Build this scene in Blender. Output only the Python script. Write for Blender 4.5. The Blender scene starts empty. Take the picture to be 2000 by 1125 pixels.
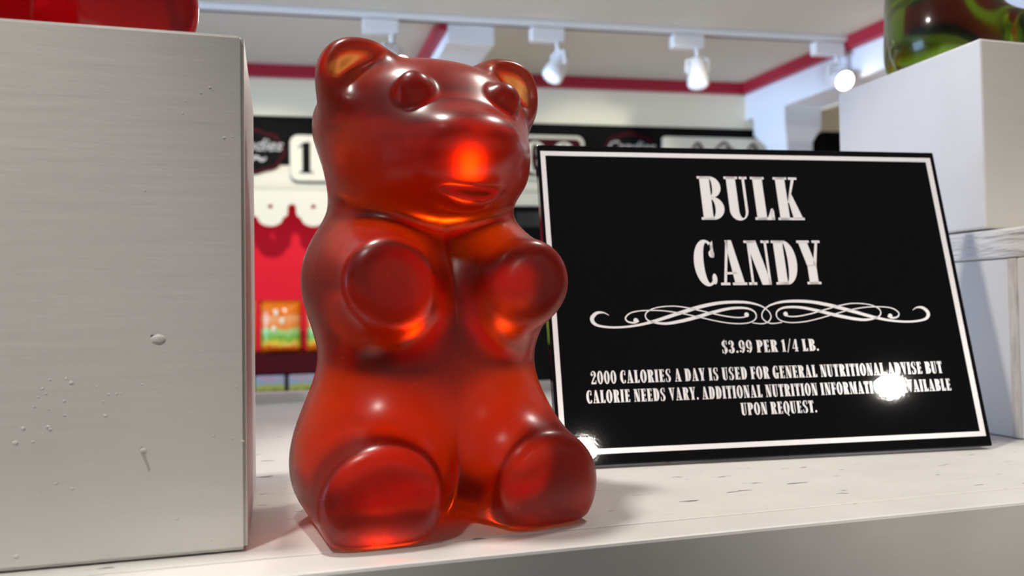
import bpy, bmesh, math, random
import numpy as np
from mathutils import Matrix, Vector
C = bpy.context.scene.collection
random.seed(7)
SHELF = 1.45            # height of the display shelf's top above the floor; everything below is written relative to it
PI = math.pi

# ------------------------------------------------------------------ camera
cam_d = bpy.data.cameras.new('camera'); cam = bpy.data.objects.new('camera', cam_d); C.objects.link(cam)
F_PX, YAW, PITCH, ROLL = 1600.2, 0.2773, 0.0263, -0.0155
cy, sy, cp, sp = math.cos(YAW), math.sin(YAW), math.cos(PITCH), math.sin(PITCH)
fwd = Vector((sy*cp, cy*cp, sp)); rgt = Vector((cy, -sy, 0)); upv = rgt.cross(fwd)
r2 = math.cos(ROLL)*rgt + math.sin(ROLL)*upv; u2 = -math.sin(ROLL)*rgt + math.cos(ROLL)*upv
M = Matrix((r2, u2, -fwd)).transposed().to_4x4(); M.translation = Vector((0, 0, .103))
cam.matrix_world = M
cam_d.sensor_width = 36; cam_d.lens = F_PX/2000*36; cam_d.clip_start = .01
cam_d.dof.use_dof = True; cam_d.dof.focus_distance = .43; cam_d.dof.aperture_fstop = 8.8
bpy.context.scene.camera = cam

# ------------------------------------------------------------------ world, lamps, exposure
sc = bpy.context.scene
sc.view_settings.view_transform = 'Standard'; sc.view_settings.look = 'None'
sc.view_settings.gamma = 1; sc.view_settings.use_curve_mapping = False; sc.view_settings.exposure = 0
sc.cycles.use_denoising = True
sc.cycles.max_bounces = 16; sc.cycles.transmission_bounces = 14; sc.cycles.diffuse_bounces = 5; sc.cycles.glossy_bounces = 6
sc.cycles.sample_clamp_indirect = 6; sc.cycles.blur_glossy = .6
wd = bpy.data.worlds.new('shop_ambient'); sc.world = wd; wd.use_nodes = True
wd.node_tree.nodes['Background'].inputs[0].default_value = (1, .95, .9, 1)
wd.node_tree.nodes['Background'].inputs[1].default_value = .26
def lamp(name, kind, loc, power, col, target=None, **kw):
    d = bpy.data.lights.new(name, kind); d.energy = power; d.color = col
    o = bpy.data.objects.new(name, d); C.objects.link(o); o.location = loc
    if target is not None:
        o.rotation_euler = (Vector(target)-Vector(loc)).to_track_quat('-Z', 'Y').to_euler()
    for k, val in kw.items(): setattr(d, k, val)
    return o
lamp('key_track_spot', 'SPOT', (-.10, .40, .98), 26, (1, .95, .88), (.30, .42, .05), spot_size=.95, spot_blend=.4, shadow_soft_size=.035)
lamp('second_track_spot', 'SPOT', (.62, .60, .98), 14, (1, .93, .85), (.1, .45, 0), spot_size=1.3, spot_blend=.7, shadow_soft_size=.05)
lamp('rear_track_spot', 'SPOT', (.27, 2.40, .88), 16, (1, .91, .80), (.07, .42, .12), spot_size=.2, spot_blend=.5, shadow_soft_size=.09)
lamp('front_track_spot', 'SPOT', (1.9, -2.07, .96), 85, (1, .93, .84), (.46, .48, .11), spot_size=.23, spot_blend=.8, shadow_soft_size=.034)
lamp('front_track_spot', 'SPOT', (.69, -2.6, .96), 75, (1, .93, .84), (.33, .49, .10), spot_size=.17, spot_blend=.8, shadow_soft_size=.034)
lamp('left_box_fill', 'SPOT', (-.42, -.12, .98), 30, (1, .95, .87), (-.13, .375, .09), spot_size=.40, spot_blend=.9, shadow_soft_size=.06)  # unseen fill lamp, added to brighten the left box's front
lamp('shop_window_daylight', 'AREA', (-3.3, 1.2, .1), 74, (.40, .62, 1), (1, 1.4, .3), shape='RECTANGLE', size=1.8, size_y=1.2)
lamp('header_fill', 'AREA', (-3.3, 1.9, .35), 6, (.50, .70, 1), (1.9, 2.55, .90), shape='RECTANGLE', size=1.0, size_y=.8, spread=.55)  # added blue fill to brighten the right header beam, no real window
lamp('wall_wash_spot', 'SPOT', (-.05, 1.45, .97), 88, (1, .93, .82), (-.05, 3.35, .25), spot_size=.62, spot_blend=.35, shadow_soft_size=.05)
lamp('wall_wash_spot', 'SPOT', (1.2, 1.45, .97), 40, (1, .93, .82), (1.2, 3.1, .5), spot_size=.55, spot_blend=.4, shadow_soft_size=.05)
lamp('ceiling_fill', 'AREA', (1.0, 1.9, -.7), 15, (1, .95, .87), (1.0, 2.1, 1), shape='RECTANGLE', size=2.6, size_y=1.2)  # hidden upward fill added to lift the ceiling; there is no counter

# ------------------------------------------------------------------ materials
def mat(name, col, rough=.5, metal=0, bump=None, vary=0, coat=0, spec=.5, emit=None, vscale=12, streak=(1, 1, 1)):
    m = bpy.data.materials.new(name); m.use_nodes = True; nt = m.node_tree; b = nt.nodes['Principled BSDF']
    b.inputs['Base Color'].default_value = (*col, 1); b.inputs['Roughness'].default_value = rough
    b.inputs['Metallic'].default_value = metal; b.inputs['Coat Weight'].default_value = coat
    b.inputs['Specular IOR Level'].default_value = spec; b.inputs['Coat Roughness'].default_value = .08
    if emit: b.inputs['Emission Color'].default_value = (*emit[0], 1); b.inputs['Emission Strength'].default_value = emit[1]
    tc = nt.nodes.new('ShaderNodeTexCoord'); mp = nt.nodes.new('ShaderNodeMapping'); mp.inputs['Scale'].default_value = streak
    nt.links.new(tc.outputs['Object'], mp.inputs['Vector'])
    if vary:
        n = nt.nodes.new('ShaderNodeTexNoise'); n.inputs['Scale'].default_value = vscale; n.inputs['Detail'].default_value = 5
        r = nt.nodes.new('ShaderNodeValToRGB'); lo = [max(0, c*(1-vary)) for c in col]; hi = [min(1, c*(1+vary*.6)) for c in col]
        r.color_ramp.elements[0].color = (*lo, 1); r.color_ramp.elements[1].color = (*hi, 1)
        r.color_ramp.elements[0].position = .3; r.color_ramp.elements[1].position = .7
        nt.links.new(mp.outputs[0], n.inputs['Vector']); nt.links.new(n.outputs['Fac'], r.inputs[0]); nt.links.new(r.outputs[0], b.inputs['Base Color'])
    last = None
    for (scale, dist, strength, stretch) in (bump or []):
        n = nt.nodes.new('ShaderNodeTexNoise'); n.inputs['Scale'].default_value = scale; n.inputs['Detail'].default_value = 4
        mp2 = nt.nodes.new('ShaderNodeMapping'); mp2.inputs['Scale'].default_value = stretch
        nt.links.new(tc.outputs['Object'], mp2.inputs['Vector']); nt.links.new(mp2.outputs[0], n.inputs['Vector'])
        bp = nt.nodes.new('ShaderNodeBump'); bp.inputs['Distance'].default_value = dist; bp.inputs['Strength'].default_value = strength
        nt.links.new(n.outputs['Fac'], bp.inputs['Height'])
        if last: nt.links.new(last.outputs[0], bp.inputs['Normal'])
        last = bp
    if last: nt.links.new(last.outputs[0], b.inputs['Normal'])
    return m
def add_scuffs(m, dark, scale, stretch, lo, hi):
    """dark worn streaks with a shape of their own on a painted board"""
    nt = m.node_tree; b = nt.nodes['Principled BSDF']
    tc = nt.nodes.new('ShaderNodeTexCoord'); mp = nt.nodes.new('ShaderNodeMapping'); mp.inputs['Scale'].default_value = stretch
    mp.inputs['Rotation'].default_value = (0, 0, .35)
    n = nt.nodes.new('ShaderNodeTexNoise'); n.inputs['Scale'].default_value = scale; n.inputs['Detail'].default_value = 3
    r = nt.nodes.new('ShaderNodeMapRange'); r.inputs['From Min'].default_value = lo; r.inputs['From Max'].default_value = hi
    mx = nt.nodes.new('ShaderNodeMixRGB'); mx.inputs[2].default_value = (*dark, 1)
    src = b.inputs['Base Color'].links
    if src: nt.links.new(src[0].from_socket, mx.inputs[1])
    else: mx.inputs[1].default_value = b.inputs['Base Color'].default_value
    nt.links.new(tc.outputs['Object'], mp.inputs[0]); nt.links.new(mp.outputs[0], n.inputs['Vector']); nt.links.new(n.outputs['Fac'], r.inputs[0])
    nt.links.new(r.outputs[0], mx.inputs[0]); nt.links.new(mx.outputs[0], b.inputs['Base Color'])
def gummy(name, col, dens, tint, rough=.3, cloud=0, cloud_col=(.75, .03, .008), radius=(.06, .008, .003)):
    m = bpy.data.materials.new(name); m.use_nodes = True; nt = m.node_tree; b = nt.nodes['Principled BSDF']
    b.inputs['Base Color'].default_value = (*tint, 1); b.inputs['Transmission Weight'].default_value = 1
    b.inputs['IOR'].default_value = 1.4
    b.inputs['Coat Weight'].default_value = .22; b.inputs['Coat Roughness'].default_value = .36
    tc = nt.nodes.new('ShaderNodeTexCoord')
    n = nt.nodes.new('ShaderNodeTexNoise'); n.inputs['Scale'].default_value = 55; n.inputs['Detail'].default_value = 3
    nt.links.new(tc.outputs['Object'], n.inputs['Vector'])
    r = nt.nodes.new('ShaderNodeMapRange'); r.inputs['To Min'].default_value = rough*.8; r.inputs['To Max'].default_value = rough*1.25
    nt.links.new(n.outputs['Fac'], r.inputs[0]); nt.links.new(r.outputs[0], b.inputs['Roughness'])
    if cloud:            # the slight cloudiness of cast resin: a little light scatters just under the skin
        c2 = nt.nodes.new('ShaderNodeBsdfPrincipled'); c2.inputs['Base Color'].default_value = (*cloud_col, 1); c2.inputs['Roughness'].default_value = .35
        c2.inputs['Subsurface Weight'].default_value = 1; c2.inputs['Subsurface Radius'].default_value = radius; c2.inputs['Subsurface Scale'].default_value = .6
        mx = nt.nodes.new('ShaderNodeMixShader'); mx.inputs[0].default_value = cloud
        nt.links.new(b.outputs[0], mx.inputs[1]); nt.links.new(c2.outputs[0], mx.inputs[2]); nt.links.new(mx.outputs[0], nt.nodes['Material Output'].inputs['Surface'])
    va = nt.nodes.new('ShaderNodeVolumeAbsorption'); va.inputs['Color'].default_value = (*col, 1); va.inputs['Density'].default_value = dens
    nt.links.new(va.outputs[0], nt.nodes['Material Output'].inputs['Volume'])
    return m
BR_X = (3, 3, 60)
white_paint = mat('white_paint', (.74, .72, .69), .5, vary=.05, bump=[(9, .0006, .35, (2, 2, 22)), (70, .0003, .35, (1, 1, 2))])
shelf_paint = mat('shelf_paint', (.78, .76, .73), .42, vary=.06, vscale=20, bump=[(16, .001, .25, (2, 12, 12))])
trim_paint = mat('shelf_trim_paint', (.78, .76, .73), .42, vary=.06, vscale=20, bump=[(16, .001, .25, (2, 12, 12))])
add_scuffs(shelf_paint, (.26, .24, .22), 36, (1.2, 4.5, 4), .665, .70)
ledge_paint = mat('ledge_paint', (.74, .72, .69), .4, vary=.05)
raw_wood = mat('chipped_wood', (.66, .60, .53), .7, vary=.22, vscale=40, streak=(8, 8, 1), bump=[(50, .003, .9, (5, 5, 1.2))])
black_gloss = mat('black_gloss_print', (.005, .005, .006), .03, spec=.2, bump=[(600, .0003, .03, (1, 1, 1))])
black_edge = mat('black_board_edge', (.008, .008, .008), .35)
white_print = mat('white_print', (.90, .88, .91), .25, coat=.3)
cream = mat('cream_paint', (.75, .72, .58), .6)
cream_wall = mat('cream_wall_paint', (.90, .85, .66), .7, spec=.2)
ceil_m = mat('ceiling_paint', (.62, .58, .50), .8)
pale = mat('pale_beam_paint', (.82, .85, .90), .7)
crimson = mat('crimson_trim_paint', (.36, .008, .03), .45)
red_wall = mat('red_wall_paint', (.92, .018, .04), .6, spec=.1)
dark_red = mat('dark_red_board', (.05, .002, .006), .6, spec=.1)
black = mat('black_paint', (.006, .006, .006), .6, spec=.05)
grey_script = mat('silver_lettering', (.42, .42, .40), .5)
white_metal = mat('white_lamp_metal', (.80, .80, .80), .35)
lamp_glow = mat('lamp_glow', (1, 1, 1), .4, emit=((1, .9, .68), 14))
lamp_dim = mat('lamp_dim_glass', (.8, .86, 1), .15, emit=((.8, .88, 1), .5))
floor_m = mat('shop_floor_tile', (.30, .26, .22), .4, vary=.2)
red_gum = gummy('red_gummy_resin', (.945, .56, .0), 80, (1, .74, .44), .25, .14)
pink_gum = gummy('cherry_gummy_resin', (.955, .12, .2), 70, (1, .5, .55), .16, .1, (.6, .01, .03))
green_gum = gummy('green_gummy_resin', (.68, .78, .0), 36, (.9, 1, .45), .14)

# ------------------------------------------------------------------ mesh helpers
def link(name, me, m=None, parent=None):
    o = bpy.data.objects.new(name, me); C.objects.link(o)
    for mm in ([] if m is None else (m if isinstance(m, (list, tuple)) else [m])): me.materials.append(mm)
    if parent: o.parent = parent
    return o
def obj(name, bm, m, parent=None, smooth=False, bevel=0):
    me = bpy.data.meshes.new(name); bmesh.ops.recalc_face_normals(bm, faces=bm.faces); bm.to_mesh(me); bm.free()
    if smooth: me.shade_smooth()
    o = link(name, me, m, parent)
    if bevel:
        b = o.modifiers.new('edge', 'BEVEL'); b.width = bevel; b.segments = 2; b.limit_method = 'ANGLE'
    return o
def empty(name, loc=(0, 0, 0), rz=0):
    o = bpy.data.objects.new(name, None); C.objects.link(o); o.location = loc; o.rotation_euler = (0, 0, rz); o.empty_display_size = .02; return o
def tag(o, label=None, cat=None, group=None, kind=None):
    if label: o['label'] = label
    if cat: o['category'] = cat
    if group: o['group'] = group
    if kind: o['kind'] = kind
    return o
def box(bm, x0, x1, y0, y1, z0, z1, X=None):
    vs = [bm.verts.new((x, y, z) if X is None else X(x, y, z)) for x in (x0, x1) for y in (y0, y1) for z in (z0, z1)]
    for f in ((0, 1, 3, 2), (4, 6, 7, 5), (0, 4, 5, 1), (2, 3, 7, 6), (0, 2, 6, 4), (1, 5, 7, 3)): bm.faces.new([vs[i] for i in f])
def prism(bm, pts, y0, y1, X=None, holes=()):
    """outline in (x,z), extruded in y"""
    X = X or (lambda x, y, z: (x, y, z))
    if holes:
        loops = [pts]+list(holes); ev = []
        for lp in loops:
            v = [bm.verts.new((p[0], 0, p[1])) for p in lp]; ev += [bm.edges.new((v[i], v[(i+1) % len(v)])) for i in range(len(v))]
        r = bmesh.ops.triangle_fill(bm, edges=ev, use_beauty=True, use_dissolve=False)
        fs = [g for g in r['geom'] if isinstance(g, bmesh.types.BMFace)]
        ex = bmesh.ops.extrude_face_region(bm, geom=fs); nv = {g for g in ex['geom'] if isinstance(g, bmesh.types.BMVert)}
        ov = {v for f in fs for v in f.verts}
        for v in nv: v.co = X(v.co.x, y1, v.co.z)
        for v in ov: v.co = X(v.co.x, y0, v.co.z)
        return
    a = [bm.verts.new(X(p[0], y0, p[1])) for p in pts]; b = [bm.verts.new(X(p[0], y1, p[1])) for p in pts]
    bm.faces.new(a); bm.faces.new(b[::-1])
    for i in range(len(pts)): j = (i+1) % len(pts); bm.faces.new((a[i], a[j], b[j], b[i]))
def rrect(x0, x1, z0, z1, r, n=6):
    out = []
    for cx, cz, a0 in ((x1-r, z1-r, 0), (x0+r, z1-r, 90), (x0+r, z0+r, 180), (x1-r, z0+r, 270)):
        out += [(cx+r*math.cos(math.radians(a0+90*i/n)), cz+r*math.sin(math.radians(a0+90*i/n))) for i in range(n+1)]
    return out
def tube(bm, pts, rad, n=8, X=None):
    pts = [Vector(p) for p in pts]; rings = []
    for i, p in enumerate(pts):
        t = (pts[min(i+1, len(pts)-1)]-pts[max(i-1, 0)]).normalized()
        a = t.orthogonal().normalized(); b = t.cross(a); r = rad[i] if isinstance(rad, (list, tuple)) else rad
        if i:
            pa = prev; a = (pa-t*pa.dot(t)).normalized(); b = t.cross(a)
        prev = a
        rings.append([bm.verts.new(p+r*(math.cos(2*PI*k/n)*a+math.sin(2*PI*k/n)*b)) for k in range(n)])
    for r0, r1 in zip(rings, rings[1:]):
        for k in range(n): bm.faces.new((r0[k], r0[(k+1) % n], r1[(k+1) % n], r1[k]))
    bm.faces.new(rings[0][::-1]); bm.faces.new(rings[-1])
def catmull(pts, n=6):
    P = [pts[0]]+list(pts)+[pts[-1]]; out = []
    for i in range(1, len(P)-2):
        p0, p1, p2, p3 = [np.array(P[i+k], float) for k in (-1, 0, 1, 2)]
        for s in range(n):
            t = s/n; out.append(.5*(2*p1+(p2-p0)*t+(2*p0-5*p1+4*p2-p3)*t*t+(3*p1-p0-3*p2+p3)*t**3))
    out.append(np.array(pts[-1], float)); return out

# ------------------------------------------------------------------ display shelf
sh = empty('display_shelf', (.3, .66, 0)); tag(sh, 'worn white painted display shelf carrying the red bear, sign and boxes', 'shelf')
def rel(o, parent):
    o.parent = parent; o.matrix_parent_inverse = Matrix.Translation(-parent.location); return o
bm = bmesh.new(); box(bm, -.75, 1.25, .3635, .985, -.03, 0); rel(obj('shelf_board', bm, shelf_paint, bevel=.0006), sh)
bm = bmesh.new(); box(bm, -.75, 1.25, .3367, .3629, -.19, 0); rel(obj('front_trim', bm, trim_paint, bevel=.0016), sh)
bm = bmesh.new(); box(bm, -.75, 1.25, .9855, 1.01, -.12, .011); rel(obj('back_ledge', bm, ledge_paint, bevel=.002), sh)
bm = bmesh.new(); box(bm, -.73, 1.23, .40, .98, -SHELF, -.031); rel(obj('cabinet_body', bm, white_paint), sh)

# ------------------------------------------------------------------ boxes on the shelf
bm = bmesh.new(); box(bm, -.31, -.014, .3753, .516, .0008, .2256)
bmesh.ops.bevel(bm, geom=[e for e in bm.edges], offset=.0016, segments=2, affect='EDGES')
def nub(bm, c, r, sq=(1, .35, 1)):
    g = bmesh.ops.create_icosphere(bm, subdivisions=2, radius=r)
    for v in g['verts']: v.co = Vector(c)+Vector((v.co.x*sq[0], v.co.y*sq[1], v.co.z*sq[2]))
S = .3753/1600*1.0
def bx(px, py):         # front-face point of the left box seen at a photo pixel, from the box's measured corners
    t = (px-480)/480; return (-.014+t*.0945, .3753, .1128+(540-py)*(.2256/1050)*(1-.06*t*0))
for (px, py, r) in ((88, 795, 1.2), (92, 706, .8), (122, 705, .9), (132, 713, 1.3), (78, 722, .8), (70, 738, .7), (84, 732, .8), (62, 756, .9), (90, 762, .7), (118, 748, .9),
        (119, 775, .9), (42, 796, 1.3), (92, 800, 1.2), (28, 822, 1.5), (60, 822, 1.0), (78, 808, .7), (180, 722, .7), (203, 738, .7), (218, 738, .8), (226, 737, .6), (197, 779, 1.1),
        (192, 751, .7), (103, 903, .9), (133, 915, 1.0), (76, 915, .6), (336, 988, 1.0), (408, 1035, .8), (381, 1050, .9), (29, 1034, 1.5), (412, 829, .8), (472, 843, 1.1), (449, 836, .7),
        (437, 229, 1.0), (454, 226, .7), (352, 183, .6), (358, 158, .6), (390, 140, .8), (408, 128, .9), (415, 132, .6), (275, 340, .7), (268, 721, .6), (460, 732, .6)):
    nub(bm, bx(px, py), r*.0006, (1.3, .5, 1))
nub(bm, bx(300, 633), .0022, (1.4, .45, .9)); nub(bm, bx(270, 850), .0012, (1.2, .5, 1))
lb = obj('painted_box', bm, white_paint, bevel=0); tag(lb, 'tall white painted wooden box left of the large red gummy bear', 'box')
bm = bmesh.new(); box(bm, 0, .0024, -.0002, .002, 0, .0016)
o = obj('nail_hole', bm, black_edge, lb); o.location = Vector(bx(286, 632))
bm = bmesh.new(); prism(bm, [(0, 0), (.0012, .001), (.0042, -.0088), (.0036, -.0095)], -.0002, .0006)
o = obj('gouge', bm, mat('dry_paint_gouge', (.5, .47, .43), .8), lb); o.location = Vector(bx(262, 846))

cr = empty('wooden_crate', (.66, .60, 0)); tag(cr, 'rough white wooden crate standing behind the black sign', 'crate')
bm = bmesh.new(); box(bm, .5323, .80, .452, .715, .0006, .136); rel(obj('side_panel', bm, white_paint, bevel=.001), cr)
bm = bmesh.new(); box(bm, .5305, .802, .445, .718, .1365, .159); rel(obj('top_rail', bm, mat('rough_white_paint', (.74, .72, .69), .6, vary=.1, vscale=30, streak=(3, 1, 6), bump=[(22, .006, 1, (3, 1.0, 9)), (80, .002, .7, (1, 1, 3))]), bevel=.002), cr)
bm = bmesh.new(); box(bm, .5312, .545, .4862, .4945, .0006, .136); rel(obj('corner_post', bm, raw_wood, bevel=.001), cr)
bm = bmesh.new(); box(bm, .5312, .545, .4465, .4855, .0006, .136); rel(obj('corner_board', bm, white_paint, bevel=.0012), cr)
bm = bmesh.new(); box(bm, .5313, .80, .5128, .683, .1606, .3108)
rb = obj('painted_box', bm, white_paint, bevel=.002); tag(rb, 'white painted wooden box stacked on the rough crate at right', 'box')

# ------------------------------------------------------------------ gummy bears (one cast resin body each)
def nrm(v): return v/np.linalg.norm(v)
def smin(a,b,k):
    h=np.maximum(k-np.abs(a-b),0)/k
    return np.minimum(a,b)-h*h*k*.25
def smax(a,b,k): return -smin(-a,-b,k)
def ell(p,c,r,e=2.0,rx=0.0):
    q=p-np.asarray(c)
    if rx:
        cs,sn=np.cos(rx),np.sin(rx); q=np.stack([q[...,0],cs*q[...,1]+sn*q[...,2],-sn*q[...,1]+cs*q[...,2]],-1)
    u=np.abs(q)/np.asarray(r)+1e-9
    s=(u**e).sum(-1); f=s**(1/e)
    g=(u**(e-1))*(s**(1/e-1))[...,None]/np.asarray(r)
    return (f-1)/np.sqrt((g*g).sum(-1))
def limb(p,a,b,ra,rb,cut,k):
    a=np.asarray(a);b=np.asarray(b); ab=b-a; L=np.linalg.norm(ab); ax=ab/L
    q=p-a; t=np.clip((q@ax)/L,0,1)
    d=np.linalg.norm(q-t[...,None]*ab,axis=-1)-(ra+(rb-ra)*t)
    return smax(d,(p-b)@ax-cut,k)
def rotz(p,a):
    c,s=np.cos(a),np.sin(a); return np.stack([c*p[...,0]+s*p[...,1],-s*p[...,0]+c*p[...,1],p[...,2]],-1)
def sdf(p,v,detail=False):
    """p in bear-local coords (x viewer right, y back, z up)"""
    d=ell(p,(0,v['bcy'],v['bcz']),(v['bx'],v['by'],v['bz']),2.3)
    d=smin(d,ell(p,(0,v['tcy'],v['tcz']),(v['tx'],v['ty'],v['tz']),2.2),.03)
    q=p.copy(); q[...,0]=np.abs(q[...,0])
    limb_a=limb(q,(v['sx'],v['sy'],v['sz']),(v['ax'],v['ay'],v['az']),v['sr'],v['ar'],v['acut'],.008)
    limb_l=limb(q,(v['lx'],v['ly'],v['lz']),(v['fx'],v['fy'],v['fz']),v['lr'],v['fr'],v['fcut'],.009)
    d=smin(d,limb_a,0.028 if detail else .014); d=smin(d,limb_l,0.032 if detail else .016)
    h=rotz(p,v['hyaw'])
    hd=ell(h,(0,v['hcy'],v['hcz']),(v['hx'],v['hy'],v['hz']),v['he'])
    hd=smin(hd,ell(h,(0,v['jcy'],v['jcz']),(v['jx'],v['jy'],v['jz']),2.2),.02)
    hd=smin(hd,ell(h,(0,v['hcy']-.020,v['hcz']-.001),(.035,.029,.026),2.5),.022)
    hd=smin(hd,ell(h,(0,v['mcy'],v['mcz']),(v['mx'],v['my'],v['mz']),2.2),.026)
    g=h.copy(); g[...,0]=np.abs(g[...,0])
    ear=ell(g,(v['ex'],v['ey'],v['ez']),(v['er'],v['ed'],v['er']),2.3)
    if detail:
        # nose knob, lip, mouth groove, ear bowls, eyes
        hd=smin(hd,ell(h,(0,v['mcy']-v['my']*.66,v['mcz']+v['mz']*.35),(.016,.009,.008)),.016)
        bowl=ell(g,(v['ex']+.001,v['ey']-v['ed']*1.22,v['ez']+.0005),(v['er']*.86,v['ed']*1.0,v['er']*.88))
        hd=smin(hd,smax(ear,-bowl,.008),.008)
        w=h.copy(); w[...,2]-=16*h[...,0]**2
        hd=smin(hd,ell(w,(0,v['mcy']-v['my']*.30,v['mcz']-.0228),(.0165,.0105,.0052)),.0055)
        eye=ell(g,(v['eyx'],v['eyy'],v['eyz']),(v['eyr'],v['eyr']*.75,v['eyr']))
        hd=smin(hd,eye,.004)
    else:
        hd=smin(hd,ear,.012)
    d=smin(d,hd,.012)
    return smax(d,-p[...,2],.004)

BV = {'px': 0.0748, 'py': 0.4242, 'yaw': 0.1308, 'hyaw': 0.0908, 'bx': 0.0545, 'by': 0.048, 'bz': 0.0697, 'bcz': 0.0704, 'bcy': 0.0023, 'tx': 0.0467, 'ty': 0.0371, 'tz': 0.0451, 'tcz': 0.1553, 'tcy': 0.0166, 'hx': 0.0562, 'hy': 0.0426, 'hz': 0.0282, 'hcz': 0.1995, 'hcy': 0.0073, 'he': 2.2491, 'jx': 0.0521, 'jy': 0.0418, 'jz': 0.0279, 'jcz': 0.1757, 'jcy': -0.0056, 'mx': 0.0282, 'my': 0.0239, 'mz': 0.0156, 'mcz': 0.1763, 'mcy': -0.042, 'ex': 0.0399, 'ey': -0.01, 'ez': 0.2163, 'er': 0.0204, 'ed': 0.0173, 'eyx': 0.0233, 'eyy': -0.042, 'eyz': 0.2061, 'eyr': 0.0072, 'sx': 0.0362, 'sy': 0.0003, 'sz': 0.1194, 'ax': 0.0349, 'ay': -0.0466, 'az': 0.116, 'sr': 0.0266, 'ar': 0.0213, 'acut': 0.0126, 'lx': 0.0334, 'ly': 0.0076, 'lz': 0.0244, 'fx': 0.0404, 'fy': -0.0564, 'fz': 0.018, 'lr': 0.0358, 'fr': 0.0273, 'fcut': 0.0079}
BV.update(eyr=.0092, eyz=BV['eyz']-.0008, eyy=BV['eyy']-.0012)
def surface_nets(F, o, h):
    neg = F < 0; nx, ny, nz = F.shape
    acc = np.zeros((nx-1, ny-1, nz-1, 3)); cnt = np.zeros((nx-1, ny-1, nz-1)); edges = []
    for ax in range(3):
        a = [slice(None)]*3; b = [slice(None)]*3; a[ax] = slice(0, -1); b[ax] = slice(1, None)
        I = np.argwhere(neg[tuple(a)] != neg[tuple(b)])
        J = I.copy(); J[:, ax] += 1; fa = F[tuple(I.T)]; fb = F[tuple(J.T)]; t = fa/(fa-fb)
        P = I.astype(float); P[:, ax] += t
        u, w = [k for k in range(3) if k != ax]; cells = []
        for du, dw in ((0, 0), (-1, 0), (-1, -1), (0, -1)):
            K = I.copy(); K[:, u] += du; K[:, w] += dw; cells.append(K)
            np.add.at(acc, tuple(K.T), P); np.add.at(cnt, tuple(K.T), 1)
        flip = (fa < 0) ^ (ax == 1); edges.append((cells, flip))
    idx = -np.ones(cnt.shape, int); m = cnt > 0; idx[m] = np.arange(m.sum()); V = acc[m]/cnt[m][:, None]*h+o; Q = []
    for cells, flip in edges:
        q = np.stack([idx[tuple(K.T)] for K in cells], 1); q[~flip] = q[~flip][:, ::-1]; Q.append(q)
    return V, np.concatenate(Q)
def bear_mesh(name):
    h = .0014; lo = np.array([-.082, -.086, -.006]); hi = np.array([.082, .064, .250])
    ax = [np.arange(lo[i], hi[i], h) for i in range(3)]
    F = np.concatenate([sdf(np.stack(np.meshgrid(ax[0][i:i+10], ax[1], ax[2], indexing='ij'), -1), BV, True) for i in range(0, len(ax[0]), 10)])
    V, Q = surface_nets(F, lo, h)
    for _ in range(2):
        e = .0004; f0 = sdf(V, BV, True); g = np.stack([sdf(V+np.eye(3)[k]*e, BV, True)-f0 for k in range(3)], 1)/e
        V = V-np.clip(f0, -h*.6, h*.6)[:, None]*g/np.maximum((g*g).sum(1), .3)[:, None]
    E_ = np.concatenate([Q[:, [i, (i+1) % 4]] for i in range(4)]); deg = np.bincount(E_.ravel(), minlength=len(V))[:, None]
    for lam in (.5, -.52, .5, -.52):
        A = np.zeros_like(V); np.add.at(A, E_[:, 0], V[E_[:, 1]]); np.add.at(A, E_[:, 1], V[E_[:, 0]]); V = V+lam*(A/deg-V)
    me = bpy.data.meshes.new(name); me.vertices.add(len(V)); me.vertices.foreach_set('co', V.astype(np.float32).ravel())
    me.loops.add(Q.size); me.loops.foreach_set('vertex_index', Q.ravel().astype(np.int32)); me.polygons.add(len(Q))
    me.polygons.foreach_set('loop_start', np.arange(0, Q.size, 4, dtype=np.int32)); me.update(calc_edges=True); me.validate(); me.shade_smooth()
    return me
bear_me = bear_mesh('gummy_bear')
def bear(loc, rz, m, label):
    me = bear_me if not bear_me.materials else bear_me.copy()
    me.materials.clear(); o = link('gummy_bear', me, m); o.location = loc; o.rotation_euler = (0, 0, rz)
    tag(o, label, 'gummy bear', 'giant resin gummy bears'); return o
bear((BV['px'], BV['py'], .0006), BV['yaw'], red_gum, 'large translucent red gummy bear standing on the shelf beside the sign')
bear((-.114, .443, .2262), .25, pink_gum, 'red gummy bear standing on top of the tall left box')
bear((.605, .625, .3114), .95, green_gum, 'translucent green gummy bear on top of the right box')

# ------------------------------------------------------------------ bulk candy sign
SA, SL, SW, SH = -0.1045, 0.2386, 0.3133, 0.2228
d = Vector((math.cos(SA), math.sin(SA), 0)); nh = Vector((-d.y, d.x, 0)); u = Vector((0, 0, 1))*math.cos(SL)+nh*math.sin(SL); nb = u.cross(d)
sg = empty('bulk_candy_sign'); tag(sg, 'glossy black sign with white BULK CANDY lettering leaning beside the bear', 'sign')
MS = Matrix((d, nb, u)).transposed().to_4x4(); MS.translation = Vector((.4799, .4629, .0024))-SW*d; sg.matrix_world = MS
bm = bmesh.new(); box(bm, .0018, SW, 0, .0085, 0, SH); obj('sign_board', bm, black_gloss, sg, bevel=.0007)
bm = bmesh.new(); i0, i1, j0, j1, t = .0040, .3096, .0070, .2180, .0034
for q in ((i0, i1, j1-t, j1), (i0, i1, j0, j0+t), (i0, i0+t, j0+t, j1-t), (i1-t*1.2, i1, j0+t, j1-t)): box(bm, q[0], q[1], -.00025, .0001, q[2], q[3])
obj('border_line', bm, white_print, sg)
inv = MS.inverted(); bm = bmesh.new()
top = MS @ Vector((.157, .0085, .15)); bot = MS.translation+d*.157+nh*.095; bot.z = .0006
vs = []
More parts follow.
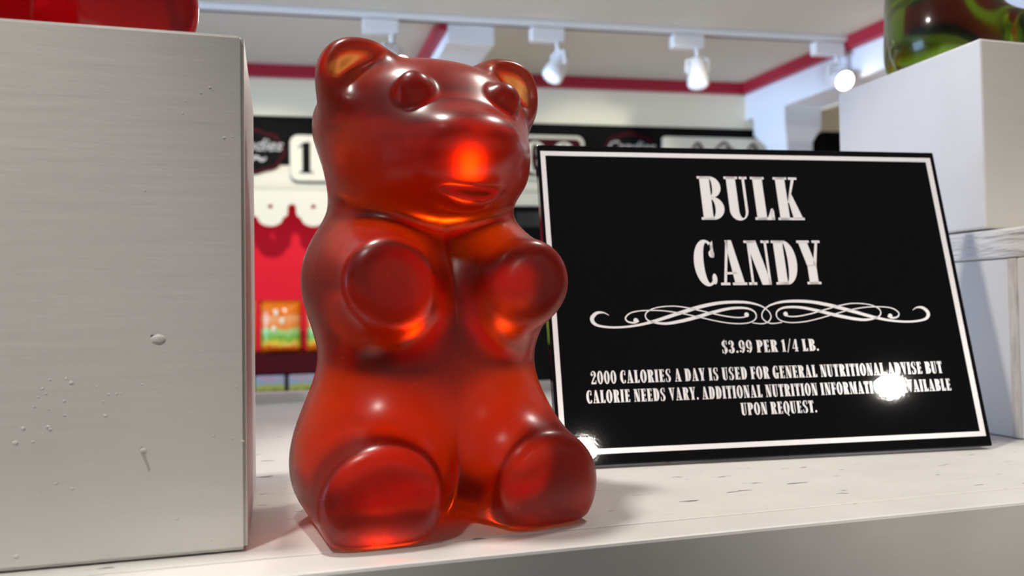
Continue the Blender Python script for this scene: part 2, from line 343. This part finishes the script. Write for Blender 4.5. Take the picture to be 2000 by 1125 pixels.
for w_ in (-.03, .03):
    for q in (top, bot):
        for o_ in (0, .002): vs.append(bm.verts.new(inv @ (q+d*(w_*(1 if q is bot else .6))+nh*o_)))
for f in ((0, 1, 3, 2), (4, 6, 7, 5), (0, 4, 5, 1), (2, 3, 7, 6), (0, 2, 6, 4), (1, 5, 7, 3)): bm.faces.new([vs[i] for i in f])
obj('easel_strut', bm, black_edge, sg)

# --- fat-faced slab lettering: each glyph is built from stems, slabs and bowls in a cap-height-1 box
def R(x0, y0, x1, y1): return [(x0, y0), (x1, y0), (x1, y1), (x0, y1)]
def arc(ocx, ocy, orx, ory, icx, icy, irx, iry, a0, a1, n=16):
    o, i = [], []
    for k in range(n+1):
        a = math.radians(a0+(a1-a0)*k/n); o.append((ocx+orx*math.cos(a), ocy+ory*math.sin(a))); i.append((icx+irx*math.cos(a), icy+iry*math.sin(a)))
    return [[o[k], o[k+1], i[k+1], i[k]] for k in range(n)]
def disc(cx, cy, rx, ry=None, n=14):
    ry = ry or rx; return [[(cx+rx*math.cos(2*PI*k/n), cy+ry*math.sin(2*PI*k/n)) for k in range(n)]]
def slab(x0, x1, top=False, h=.055):
    return R(x0, 1-h, x1, 1) if top else R(x0, 0, x1, h)
def ring(cx, w, S=.2):           # full fat O
    return arc(cx, .5, w/2, .52, cx, .5, w/2-S, .45, 0, 360, 32)
G = {}
G['I'] = (.36, [R(.07, 0, .29, 1), slab(.02, .34), slab(.02, .34, 1)])
G['L'] = (.50, [R(.07, 0, .29, 1), slab(.02, .34, 1), R(.02, 0, .46, .06), [(.32, .06), (.40, .06), (.46, .26), (.41, .26)], R(.40, 0, .47, .22)])
G['E'] = (.52, [R(.07, 0, .29, 1), R(.02, 0, .47, .06), R(.02, .94, .46, 1), R(.29, .48, .40, .53), R(.37, .40, .42, .61), R(.41, 0, .48, .22), R(.40, .79, .46, 1)])
G['F'] = (.50, [R(.07, 0, .29, 1), slab(.02, .35), R(.02, .94, .47, 1), R(.29, .47, .40, .52), R(.37, .39, .42, .60), R(.41, .77, .47, 1)])
G['T'] = (.52, [R(.15, 0, .37, 1), slab(.10, .42), R(.02, .94, .50, 1), R(.02, .76, .08, 1), R(.44, .76, .50, 1)])
G['B'] = (.58, [R(.07, 0, .29, 1), R(.02, 0, .32, .055), R(.02, .945, .32, 1)]+arc(.29, .75, .24, .25, .29, .75, .05, .19, -90, 90)+arc(.29, .265, .27, .265, .29, .265, .07, .205, -90, 90))
G['D'] = (.60, [R(.07, 0, .29, 1), R(.02, 0, .32, .055), R(.02, .945, .32, 1)]+arc(.29, .5, .28, .5, .29, .5, .07, .44, -90, 90, 24))
G['P'] = (.55, [R(.07, 0, .29, 1), slab(.02, .35), R(.02, .945, .32, 1)]+arc(.29, .72, .25, .28, .29, .72, .06, .22, -90, 90))
G['R'] = (.60, [R(.07, 0, .29, 1), slab(.02, .34), R(.02, .945, .32, 1), R(.28, .44, .36, .50), [(.30, .50), (.45, .44), (.54, .06), (.36, 0)], R(.36, 0, .59, .06)]+arc(.29, .73, .25, .27, .29, .73, .06, .21, -90, 90))
G['K'] = (.62, [R(.07, 0, .29, 1), slab(.02, .34), slab(.02, .34, 1), [(.29, .40), (.33, .40), (.52, .97), (.45, .97)], R(.38, .945, .58, 1), [(.31, .46), (.38, .66), (.60, .03), (.38, .03)], R(.34, 0, .63, .055)])
G['U'] = (.58, [R(.07, .22, .28, 1), slab(.02, .33, 1), R(.43, .22, .49, 1), slab(.37, .55, 1)]+arc(.28, .22, .21, .235, .355, .22, .075, .18, 180, 360))
G['V'] = (.58, [[(.05, .96), (.27, .96), (.38, .14), (.29, -.01)], [(.44, .96), (.50, .96), (.34, -.01), (.29, -.01)], slab(.01, .33, 1), slab(.37, .57, 1)])
G['Y'] = (.58, [[(.05, .96), (.26, .96), (.40, .42), (.19, .40)], [(.45, .96), (.51, .96), (.40, .40), (.33, .44)], R(.19, 0, .40, .44), slab(.01, .31, 1), slab(.38, .57, 1), slab(.13, .46)])
G['N'] = (.62, [R(.09, 0, .145, 1), R(.49, 0, .545, 1), [(.07, 1), (.30, 1), (.545, 0), (.33, 0)], slab(.02, .21), R(.02, .945, .28, 1), slab(.42, .61, 1)])
G['M'] = (.78, [R(.09, 0, .14, 1), R(.50, 0, .71, 1), [(.08, 1), (.30, 1), (.44, .05), (.34, 0)], [(.52, 1), (.56, 1), (.40, 0), (.34, 0)], slab(.02, .20), R(.02, .945, .28, 1), slab(.45, .77), R(.52, .945, .77, 1)])
G['A'] = (.62, [[(.09, .03), (.15, .03), (.30, 1.01), (.24, 1.01)], [(.22, 1.01), (.37, 1.01), (.57, .03), (.35, .03)], R(.16, .24, .42, .29), slab(.02, .23), slab(.29, .62)])
G['O'] = (.60, ring(.30, .56)); G['0'] = (.54, ring(.27, .50, .175))
G['Q'] = (.60, ring(.30, .56)+[[(.26, .02), (.38, .06), (.52, -.16), (.44, -.2)]])
G['C'] = (.54, arc(.30, .5, .28, .52, .34, .5, .10, .455, 60, 300, 24)+[R(.43, .62, .49, .90)]+disc(.44, .70, .065, .085)+disc(.45, .14, .055, .12)+[[(.43, .93), (.49, 1.0), (.49, .8), (.43, .8)]])
G['G'] = (.60, arc(.30, .5, .28, .52, .34, .5, .10, .455, 60, 300, 24)+[R(.44, .68, .49, 1), R(.34, 0, .53, .40), R(.30, .385, .60, .44)])
G['S'] = (.52, arc(.27, .75, .22, .27, .31, .78, .10, .20, 30, 230)+arc(.25, .26, .23, .28, .20, .24, .09, .22, -150, 60)+[[(.10, .58), (.22, .70), (.44, .42), (.34, .30)], R(.40, .70, .455, 1), R(.05, 0, .10, .30)])
G['1'] = (.38, [R(.11, 0, .29, .98), slab(.04, .36), [(.02, .80), (.13, .88), (.29, 1.0), (.20, 1), (.02, .86)]])
G['2'] = (.52, arc(.26, .73, .22, .29, .22, .73, .09, .24, -35, 175)+disc(.13, .72, .09)+[[(.42, .60), (.28, .57), (.04, .10), (.16, .14)], R(.04, 0, .47, .13), R(.42, 0, .48, .28)])
G['3'] = (.52, arc(.24, .75, .22, .27, .20, .76, .07, .22, -80, 170)+arc(.23, .27, .25, .29, .19, .27, .08, .23, -170, 80)+disc(.11, .76, .075)+disc(.11, .22, .075)+[R(.17, .49, .28, .54)])
G['4'] = (.54, [R(.27, 0, .44, 1), slab(.20, .50), R(.03, .24, .51, .30), [(.03, .26), (.08, .26), (.34, 1), (.30, 1)]])
G['9'] = (.54, arc(.26, .66, .24, .36, .25, .66, .075, .30, 0, 360, 28)+arc(.23, .5, .27, .52, .20, .5, .115, .47, -85, 20)+disc(.13, .13, .08))
G['$'] = (.52, G['S'][1]+[R(.245, -.1, .285, 1.1)])
G['.'] = (.22, disc(.11, .09, .085, .095)); G['/'] = (.40, [[(.02, -.06), (.08, -.06), (.40, 1.05), (.34, 1.05)]])
def letters(bm, text, x0, x1, z0, cap, y=-.0003, gap=.035, X=None):
    adv = sum(G[c][0]+gap if c != ' ' else .26 for c in text)-gap; s = (x1-x0)/adv; x = x0
    for c in text:
        if c == ' ': x += .26*s; continue
        for poly in G[c][1]:
            pts = [(x+p[0]*s, z0+p[1]*cap) for p in poly]
            bm.faces.new([bm.verts.new((p[0], y, p[1]) if X is None else X(p[0], y, p[1])) for p in pts])
        x += (G[c][0]+gap)*s
for text, x0, x1, z0, cap, g in (('BULK', .1175, .1972, .1671, .0333, .03), ('CANDY', .1078, .2066, .1186, .0328, .02),
        ('$3.99 PER 1/4 LB.', .1210, .1930, .0705, .0086, .05), ('2000 CALORIES A DAY IS USED FOR GENERAL NUTRITIONAL ADVISE BUT', .0272, .2856, .0522, .0085, .05),
        ('CALORIE NEEDS VARY. ADDITIONAL NUTRITION INFORMATION IS AVAILABLE', .0232, .2898, .0397, .0084, .05), ('UPON REQUEST.', .1293, .1846, .0281, .0082, .05)):
    bm = bmesh.new(); letters(bm, text, x0, x1, z0, cap, gap=g); obj('lettering', bm, white_print, sg)
S1 = [(0.0434, 0.0984), (0.0399, 0.1003), (0.0351, 0.1001), (0.0317, 0.0969), (0.0323, 0.0935), (0.0367, 0.0911), (0.0474, 0.09), (0.0609, 0.0909), (0.0746, 0.0937), (0.0925, 0.0988), (0.1094, 0.1034), (0.1249, 0.106), (0.1416, 0.1062), (0.1529, 0.1038), (0.1588, 0.0998), (0.1605, 0.0957), (0.1584, 0.0923), (0.1536, 0.0906), (0.146, 0.0913)]
W1 = [.35, .9, 1.9, 2.6, 2.2, 1.5, 1.3, 1.4, 1.9, 2.3, 2.3, 2.0, 1.7, 1.1, .8, .8, .8, .7, .6]
S2 = [(0.1023, 0.1023), (0.0906, 0.1041), (0.0781, 0.1033), (0.0707, 0.1004), (0.0691, 0.0968), (0.0722, 0.0937), (0.0818, 0.092), (0.0919, 0.0931), (0.1047, 0.0958), (0.1177, 0.0992), (0.1308, 0.1018), (0.1423, 0.1019), (0.1484, 0.0994), (0.1494, 0.0953), (0.1461, 0.0923), (0.1395, 0.091), (0.1294, 0.0914), (0.1183, 0.0934), (0.1048, 0.0967), (0.0926, 0.0994), (0.0804, 0.1011), (0.068, 0.1013), (0.0593, 0.1), (0.055, 0.0967), (0.0563, 0.0938), (0.0611, 0.093), (0.0639, 0.0945)]
W2 = [.8, .7, .7, .8, .8, 1.0, 1.6, 2.0, 2.2, 2.0, 1.7, 1.4, 1.0, .8, .7, .7, .7, .7, .7, .7, .7, .7, .8, .9, 1.0, 1.2, 1.4]
S3 = [(0.1023, 0.1023), (0.1127, 0.0997), (0.1238, 0.097), (0.1338, 0.0954), (0.1408, 0.0956), (0.1434, 0.0973)]
def ribbon(bm, pts, ws, y=-.0003, X=None):
    q = catmull([(*p, w) for p, w in zip(pts, ws)], 7); prev = None
    for i, p in enumerate(q):
        t = q[min(i+1, len(q)-1)][:2]-q[max(i-1, 0)][:2]; t = t/(np.linalg.norm(t)+1e-9); n_ = np.array([-t[1], t[0]])*max(p[2], 1e-4)*.5
        pr = [bm.verts.new((c[0], y, c[1]) if X is None else X(c[0], y, c[1])) for c in (p[:2]+n_, p[:2]-n_)]
        if prev: bm.faces.new((prev[0], pr[0], pr[1], prev[1]))
        prev = pr
bm = bmesh.new()
for mir in (False, True):
    f = (lambda P: [(2*.1571-a, b) for a, b in P]) if mir else (lambda P: P)
    ribbon(bm, f(S1), [w*.00105 for w in W1]); ribbon(bm, f(S2), [w*.00105 for w in W2]); ribbon(bm, f(S3), [.00085]*6)
    for c in f([(.1425, .0972), (.0620, .0945)]):
        bm.faces.new([bm.verts.new((p[0], -.00031, p[1])) for p in disc(c[0], c[1], .0017)[0]])
obj('flourish', bm, white_print, sg)

# ------------------------------------------------------------------ the shop behind
WA = math.radians(-5); EX = Vector((math.cos(WA), math.sin(WA), 0)); NW = Vector((-math.sin(WA), math.cos(WA), 0)); PB = Vector((.805, 3.0747, 0))
def WP(a, b, z): return PB+EX*a+NW*b+Vector((0, 0, z))      # along the back wall, into it, height
def wbox(bm, a0, a1, b0, b1, z0, z1): box(bm, a0, a1, b0, b1, z0, z1, WP)
def struct(name, bm, m): return tag(obj(name, bm, m), kind='structure')
CZ = 1.02
bm = bmesh.new(); box(bm, -3.6, 5.2, -3.4, 4.2, -SHELF-.05, -SHELF); struct('floor', bm, floor_m)
bm = bmesh.new(); box(bm, -3.6, 5.2, -3.4, 4.2, CZ, CZ+.06); struct('ceiling', bm, ceil_m)
bm = bmesh.new(); box(bm, -3.7, -3.6, -3.4, 4.2, -SHELF, CZ); struct('wall_left', bm, cream_wall)
bm = bmesh.new(); box(bm, 5.2, 5.3, -3.4, 4.2, -SHELF, CZ); struct('wall_right', bm, cream_wall)
bm = bmesh.new(); wbox(bm, -4.3, 4.4, .30, .38, -SHELF, .835); struct('wall_back', bm, red_wall)
bm = bmesh.new(); wbox(bm, -4.3, 4.4, .0, .38, .836, CZ); struct('wall_back_soffit', bm, cream_wall)
bm = bmesh.new(); wbox(bm, -4.3, 1.06, -.03, -.001, .976, CZ-.001); struct('trim_1', bm, crimson)
# right header beam over an opening, with its column
HB = lambda a, b, z: Vector((1.866, 3.03, 0))+Vector((.0525, -.9986, 0))*a+Vector((.9986, .0525, 0))*b+Vector((0, 0, z))
bm = bmesh.new(); box(bm, -.12, 3.0, 0, .17, .872, CZ-.001, HB); struct('beam_right', bm, pale)
bm = bmesh.new(); box(bm, -.03, 3.0, -.03, -.001, .976, CZ-.001, HB); struct('trim_2', bm, crimson)
bm = bmesh.new(); box(bm, .30, 3.0, .171, .20, .868, .90, HB); struct('trim_4', bm, cream_wall)
bm = bmesh.new()
for (x0, x1, y0, y1, z0, z1) in ((.10, .30, 0, .17, .80, .8715), ): box(bm, x0, x1, y0, y1, z0, z1, HB)
vs = [bm.verts.new(HB(*p)) for p in ((.10, 0, .7995), (.30, 0, .7995), (.30, .17, .7995), (.10, .17, .7995), (.14, .03, .745), (.27, .03, .745), (.27, .15, .745), (.14, .15, .745))]
for f in ((0, 1, 2, 3), (4, 5, 6, 7), (0, 1, 5, 4), (1, 2, 6, 5), (2, 3, 7, 6), (3, 0, 4, 7)): bm.faces.new([vs[i] for i in f])
box(bm, .14, .27, .03, .15, -SHELF, .7445, HB)
struct('column_right', bm, pale)
# beam running away from the camera across the ceiling
bm = bmesh.new(); box(bm, .515, .665, 2.50, 3.08, .945, CZ-.001); struct('beam_ceiling', bm, pale)
bm = bmesh.new(); box(bm, .485, .514, 2.50, 3.05, .98, CZ-.001); struct('trim_3', bm, crimson)

# black fascia with the name plates, cream scalloped valance below it
fa = empty('fascia_board', WP(.1, 0, .56), WA); tag(fa, 'long black fascia board above the cream scalloped valance on back wall', 'fascia board')
def wrel(o, p): o.parent = p; o.matrix_parent_inverse = (Matrix.Translation(p.location) @ Matrix.Rotation(WA, 4, 'Z')).inverted(); return o
bm = bmesh.new(); wbox(bm, -2.6, 1.12, 0, .28, .652, .835); wrel(obj('black_panel', bm, black), fa)
bm = bmesh.new(); wbox(bm, 1.42, 3.4, 0, .28, .60, .835); wrel(obj('black_panel', bm, black), fa)
bm = bmesh.new(); wbox(bm, -2.6, 1.02, .002, .28, .5765, .6515); wrel(obj('cream_panel', bm, cream), fa)
va = empty('scalloped_valance', WP(-.6, 0, .42), WA); tag(va, 'cream scalloped valance with round holes along back wall', 'valance')
P = .1545; a0 = -.836; pts = []; holes = []; k0, k1 = -9, 11
pts = [(a0+(k0-.5)*P, .562), (a0+(k0-.5)*P, .50)]
for k in range(k0, k1):
    c = a0+k*P
    for (dx, dz) in ((-.058, .505), (-.058, .490), (-.062, .476), (-.053, .467)): pts.append((c+dx, dz)) if False else None
    prof = [(-.0625, .494), (-.0618, .474), (-.058, .463), (-.052, .459), (-.0455, .457)]
    prof += [(.0445*math.sin(t), .456-.0315*math.cos(t)) for t in np.linspace(-PI/2*.94, PI/2*.94, 13)]
    prof += [(.0455, .457), (.052, .459), (.058, .463), (.0618, .474), (.0625, .494)]
    pts += [(c+x, z) for x, z in prof]
    n_ = 12; holes.append([(c+.0085*math.cos(2*PI*i/n_), .498+.0085*math.sin(2*PI*i/n_)) for i in range(n_)])
    tip = [(c+P/2+.0147*math.cos(t), .495+.0125*math.sin(t)) for t in np.linspace(PI, 0, 9)]
    pts += tip
pts += [(a0+(k1-.5)*P, .562)]
clean = [pts[0]]
for p in pts[1:]:
    if math.hypot(p[0]-clean[-1][0], p[1]-clean[-1][1]) > 1e-4: clean.append(p)
bm = bmesh.new(); prism(bm, clean, -.004, .012, WP, holes); wrel(obj('scalloped_panel', bm, cream), va)
bm = bmesh.new(); wbox(bm, -2.2, .85, -.014, .014, .5625, .574); wrel(obj('moulding_strip', bm, cream, bevel=.003), va)

def plate(a0, a1, z0, z1, label, faces):
    e = empty('name_plate', WP((a0+a1)/2, -.02, z0), WA); tag(e, label, 'plate')
    for nm, pts_, b0, b1, m in faces:
        bm = bmesh.new(); prism(bm, pts_, b0, b1, WP); wrel(obj(nm, bm, m), e)
    return e
e = plate(-.762, -.47, .591, .760, 'cream rounded plate with black number 1 left of the bear', [('shadow_backing', rrect(-.765, -.468, .586, .757, .03), -.012, -.0005, mat('plate_edge_shadow', (.10, .06, .05), .5)), ('face', rrect(-.762, -.47, .591, .760, .03), -.03, -.013, cream)])  # dark offset sheet behind the face is the plate's shadow made as a shape
bm = bmesh.new(); letters(bm, '1', -.735, -.676, .618, .116, y=-.0315, X=WP); wrel(obj('number', bm, black), e)
e = plate(.05, .364, .61, .784, 'dark red rounded plate with cream rim right of the bear', [('rim', rrect(.05, .364, .61, .784, .03), -.02, -.0005, cream), ('face', rrect(.063, .351, .623, .771, .022), -.022, -.0205, dark_red)])
bm = bmesh.new(); letters(bm, '00', .11, .335, .635, .122, y=-.0235, X=WP); wrel(obj('number', bm, cream), e)
e = plate(.692, 1.188, .64, .79, 'long cream plate with dark scrollwork above the sign', [('shadow_backing', rrect(.70, 1.205, .632, .786, .012), -.012, -.0005, mat('plate_shadow', (.05, .045, .04), .5)), ('face', rrect(.692, 1.188, .64, .79, .008), -.03, -.013, cream)])  # shade of the plate's thickness drawn as a dark offset sheet
scroll_m = mat('brown_scroll', (.07, .03, .025), .5)
for c, s in ((.84, .6), (.955, 1.0), (1.08, .6)):
    bm = bmesh.new()
    ribbon(bm, [(c-.05*s, .735), (c-.03*s, .750), (c, .758+.012*s), (c+.02*s, .752), (c+.008*s, .742), (c-.006*s, .748)], [.004, .010, .012, .010, .006, .004], -.0315, WP)
    ribbon(bm, [(c+.05*s, .735), (c+.03*s, .746), (c+.006*s, .742), (c+.002*s, .728)], [.004, .009, .012, .006], -.0315, WP)
    wrel(obj('scroll_mark', bm, scroll_m), e)
def badge(a, z, label):
    e = empty('candy_badge', WP(a, -.02, z-.085), WA); tag(e, label, 'badge', 'black scalloped badges')
    def out(rx, rz, w):
        return [(a+rx*(1+w*math.cos(8*t))*math.cos(t), z+rz*(1+w*math.cos(8*t))*math.sin(t)) for t in np.linspace(0, 2*PI, 64, endpoint=False)]
    for nm, rx, rz, b0, b1, m in (('rim', .112, .082, -.012, -.0008, dark_red), ('face', .098, .068, -.016, -.0125, black)):
        bm = bmesh.new(); prism(bm, out(rx, rz, .04), b0, b1, WP); wrel(obj(nm, bm, m), e)
    cu = bpy.data.curves.new('script', 'FONT'); cu.body = 'Candies'; cu.size = .062; cu.shear = .35; cu.align_x = 'CENTER'; cu.extrude = .001; cu.offset = .0008
    tmp = bpy.data.objects.new('tmp', cu); C.objects.link(tmp); dg = bpy.context.evaluated_depsgraph_get()
    me = bpy.data.meshes.new_from_object(tmp.evaluated_get(dg)); bpy.data.objects.remove(tmp)
    me.transform(Matrix.Translation(WP(a, -.0175, z+.002)) @ Matrix.Rotation(WA, 4, 'Z') @ Matrix.Rotation(PI/2, 4, 'X'))
    wrel(link('script', me, grey_script), e)
    bm = bmesh.new(); ribbon(bm, [(a-.05, z-.032), (a-.03, z-.022), (a-.01, z-.034), (a+.01, z-.022), (a+.03, z-.034), (a+.045, z-.024)], [.006, .012, .012, .012, .012, .006], -.0175, WP)
    wrel(obj('squiggle', bm, grey_script), e)
badge(-.893, .700, 'black scalloped badge with dark red rim beside the left box'); badge(.557, .725, 'black scalloped badge with dark red rim above the black sign')

# candy shelving under the valance
su = empty('candy_shelf_unit', WP(-.6, .12, -SHELF), WA); tag(su, 'dark red wall shelving holding bags of candy behind the bear', 'shelf')
def wb(name, q, m): bm = bmesh.new(); wbox(bm, *q); return wrel(obj(name, bm, m), su)
wb('shelf_board', (-1.6, .0, .0, .297, -.118, -.047), dark_red); wb('shelf_board', (-1.6, .0, .0, .297, -.345, -.30), dark_red)
wb('shelf_back', (-1.6, .0, .275, .297, -.2995, -.1185), dark_red)
for a in (-1.6, -.03): wb('upright', (a, a+.03, .001, .296, -SHELF, -.346), dark_red)
def bag_mesh(bm, w, hgt, dep, a, b, z):
    nx, nz = 12, 14
    def P_(i, j, s):
        uu = i/nx*2-1; vv = j/nz*2-1; bul = max(0, (1-abs(uu)**3))*max(0, (1-abs(vv)**4)); pinch = 1-.05*(abs(vv)**2)*(1-abs(uu)**2)*0
        return WP(a+uu*w/2*(1-.03*math.cos(vv*PI/2)), b+s*(dep/2)*bul**.6+.002*math.sin(9*uu+5*vv)*bul, z+(vv+1)/2*hgt*pinch)
    for s in (-1, 1):
        g = [[bm.verts.new(P_(i, j, s)) for j in range(nz+1)] for i in range(nx+1)]
        for i in range(nx):
            for j in range(nz): bm.faces.new((g[i][j], g[i+1][j], g[i+1][j+1], g[i][j+1]))
    bmesh.ops.remove_doubles(bm, verts=bm.verts, dist=1e-5)
def print_mat(name, stops, scale=9, dist=.25):
    """printed wrapper: colour bands by height broken up by noise"""
    m = bpy.data.materials.new(name); m.use_nodes = True; nt = m.node_tree; b = nt.nodes['Principled BSDF']; b.inputs['Roughness'].default_value = .22
    tc = nt.nodes.new('ShaderNodeTexCoord'); sp = nt.nodes.new('ShaderNodeSeparateXYZ'); n = nt.nodes.new('ShaderNodeTexNoise'); n.inputs['Scale'].default_value = scale
    nt.links.new(tc.outputs['Generated'], n.inputs['Vector']); nt.links.new(tc.outputs['Generated'], sp.inputs[0])
    ma = nt.nodes.new('ShaderNodeMath'); ma.operation = 'MULTIPLY_ADD'; ma.inputs[1].default_value = dist; nt.links.new(n.outputs['Fac'], ma.inputs[0]); nt.links.new(sp.outputs[2], ma.inputs[2])
    sb = nt.nodes.new('ShaderNodeMath'); sb.operation = 'SUBTRACT'; sb.inputs[1].default_value = dist*.5; nt.links.new(ma.outputs[0], sb.inputs[0])
    r = nt.nodes.new('ShaderNodeValToRGB'); nt.links.new(sb.outputs[0], r.inputs[0]); el = r.color_ramp.elements
    while len(el) < len(stops): el.new(.5)
    for e_, (p_, c_) in zip(el, stops): e_.position = p_; e_.color = (*c_, 1)
    nt.links.new(r.outputs[0], b.inputs['Base Color']); return m
orange = [(0, (.62, .10, .005)), (.12, (.66, .13, .005)), (.18, (.75, .55, .05)), (.30, (.12, .38, .03)), (.42, (.35, .62, .22)), (.50, (.75, .20, .01)), (.68, (.8, .40, .18)), (.74, (.75, .17, .005)), (1, (.78, .20, .005))]
lime = [(0, (.2, .4, .02)), (.3, (.35, .6, .04)), (.5, (.75, .65, .05)), (.75, (.85, .7, .2)), (1, (.7, .5, .04))]
pastel = [(0, (.10, .14, .16)), (.45, (.02, .03, .02)), (.60, (.03, .05, .02)), (.70, (.26, .30, .06)), (.80, (.30, .32, .10)), (.87, (.16, .30, .42)), (.94, (.38, .24, .32)), (1, (.22, .32, .45))]
m_or, m_li, m_pa = print_mat('orange_wrapper_print', orange, 7, .22), print_mat('lime_wrapper_print', lime), print_mat('pastel_wrapper_print', pastel, 6, .35)
for k, (m, lab) in enumerate(((m_li, 'lime and yellow candy bag on dark red shelf beside the left box'), (m_or, 'bright orange candy bag with green band between box and bear'), (m_or, 'orange candy bag on the shelf partly hidden by the bear'))):
    a = -.806+(k-1)*.166; bm = bmesh.new(); bag_mesh(bm, .148, .196, .06, a, .045, -.0465)
    e = obj('candy_bag', bm, m, smooth=True); tag(e, lab, 'candy bag', 'candy bags on the upper shelf')
    bm = bmesh.new()
    for q in range(3): nub(bm, WP(a-.022+.026*(q % 2)+.004*q, .012, .045+.030*q), .0105, (.8, .35, 1.2))
    obj('highlight_spot', bm, mat('wrapper_highlight', (.85, .82, .66), .3), e, smooth=True)  # pale nubs stand in for bright highlights on the wrapper
for k, lab in enumerate(('pastel printed candy box on lower shelf beside the left box', 'pastel printed candy box on lower shelf beside the bear')):
    a = -.843+k*.119; bm = bmesh.new(); wbox(bm, a-.052, a+.052, .01, .06, -.2995, -.126); e = obj('candy_box', bm, m_pa, bevel=.004); tag(e, lab, 'candy box', 'candy boxes on the lower shelf')
bm = bmesh.new(); wbox(bm, .005, .62, -.35, -.06, -SHELF, .465); e = obj('black_cabinet', bm, black, bevel=.01); tag(e, 'black cabinet seen in the gap between red bear and sign', 'cabinet')
bm = bmesh.new(); wbox(bm, .02, .60, -.356, -.3505, .39, .44); obj('grey_band', bm, mat('dark_grey_band', (.03, .03, .03), .3), e)  # slightly lighter band across the cabinet's upper front

# ------------------------------------------------------------------ track lighting
TX = lambda a, b, z: Vector((.85, 2.46, 0))+Vector((.9962, -.0872, 0))*a+Vector((.0872, .9962, 0))*b+Vector((0, 0, z))
tr = empty('lighting_track', TX(.4, 0, .998)); tag(tr, 'long white ceiling track carrying the spotlights', 'lighting track')
bm = bmesh.new(); box(bm, -1.6, 2.6, -.02, .02, 1.001, CZ-.001, TX); rel(obj('rail', bm, white_metal, bevel=.003), tr)
bm = bmesh.new(); box(bm, -1.6, 2.6, -.006, .006, .9985, 1.0008, TX); rel(obj('slot', bm, mat('track_slot', (.12, .11, .09), .6), bevel=0), tr)
def track_head(a, aim, lit, label):
    e = empty('track_light', TX(a, 0, .90)); tag(e, label, 'track light', 'track lights on the ceiling rail')
    bm = bmesh.new(); box(bm, a-.055, a+.055, -.018, .018, .955, .998, TX); rel(obj('adapter', bm, white_metal, bevel=.004), e)
    c = TX(a+.035, 0, .878); ax = Vector(aim).normalized(); side = ax.cross(Vector((0, 0, 1))).normalized()
    bm = bmesh.new(); tube(bm, [TX(a+.035, 0, .955), TX(a+.035, 0, .925)], .008)
    t0 = TX(a+.035, 0, .925)
    for s in (-1, 1): tube(bm, [t0, t0+side*s*.034+Vector((0, 0, -.006)), c+side*s*.036], .005)
    rel(obj('yoke', bm, white_metal, smooth=True), e)
    bm = bmesh.new(); prof = [(-.05, .010), (-.048, .020), (-.03, .026), (-.005, .029), (.02, .033), (.045, .035)]
    tube(bm, [c+ax*p[0] for p in prof], [p[1] for p in prof], 20); rel(obj('lamp_head', bm, white_metal, smooth=True), e)
    bm = bmesh.new(); tube(bm, [c+ax*.0455, c+ax*.050, c+ax*.053], [.030, .028, .018], 20); rel(obj('bulb', bm, lamp_glow if lit else lamp_dim, smooth=True), e)
track_head(-.545, (.3, -.5, -.45), True, 'track light behind the ear of the red bear')
track_head(-.02, (-.5, -.15, -.75), False, 'track light just right of the red bear, aimed down left')
track_head(.455, (-.1, -.2, -.9), False, 'middle track light hanging above the black sign')
track_head(.965, (-.05, -.8, -.4), True, 'glowing track light aimed towards the shelf near the right box')

# ------------------------------------------------------------------ raise everything so the floor lies at height zero
for o in list(bpy.context.scene.objects):
    if o.parent is None: o.location.z += SHELF
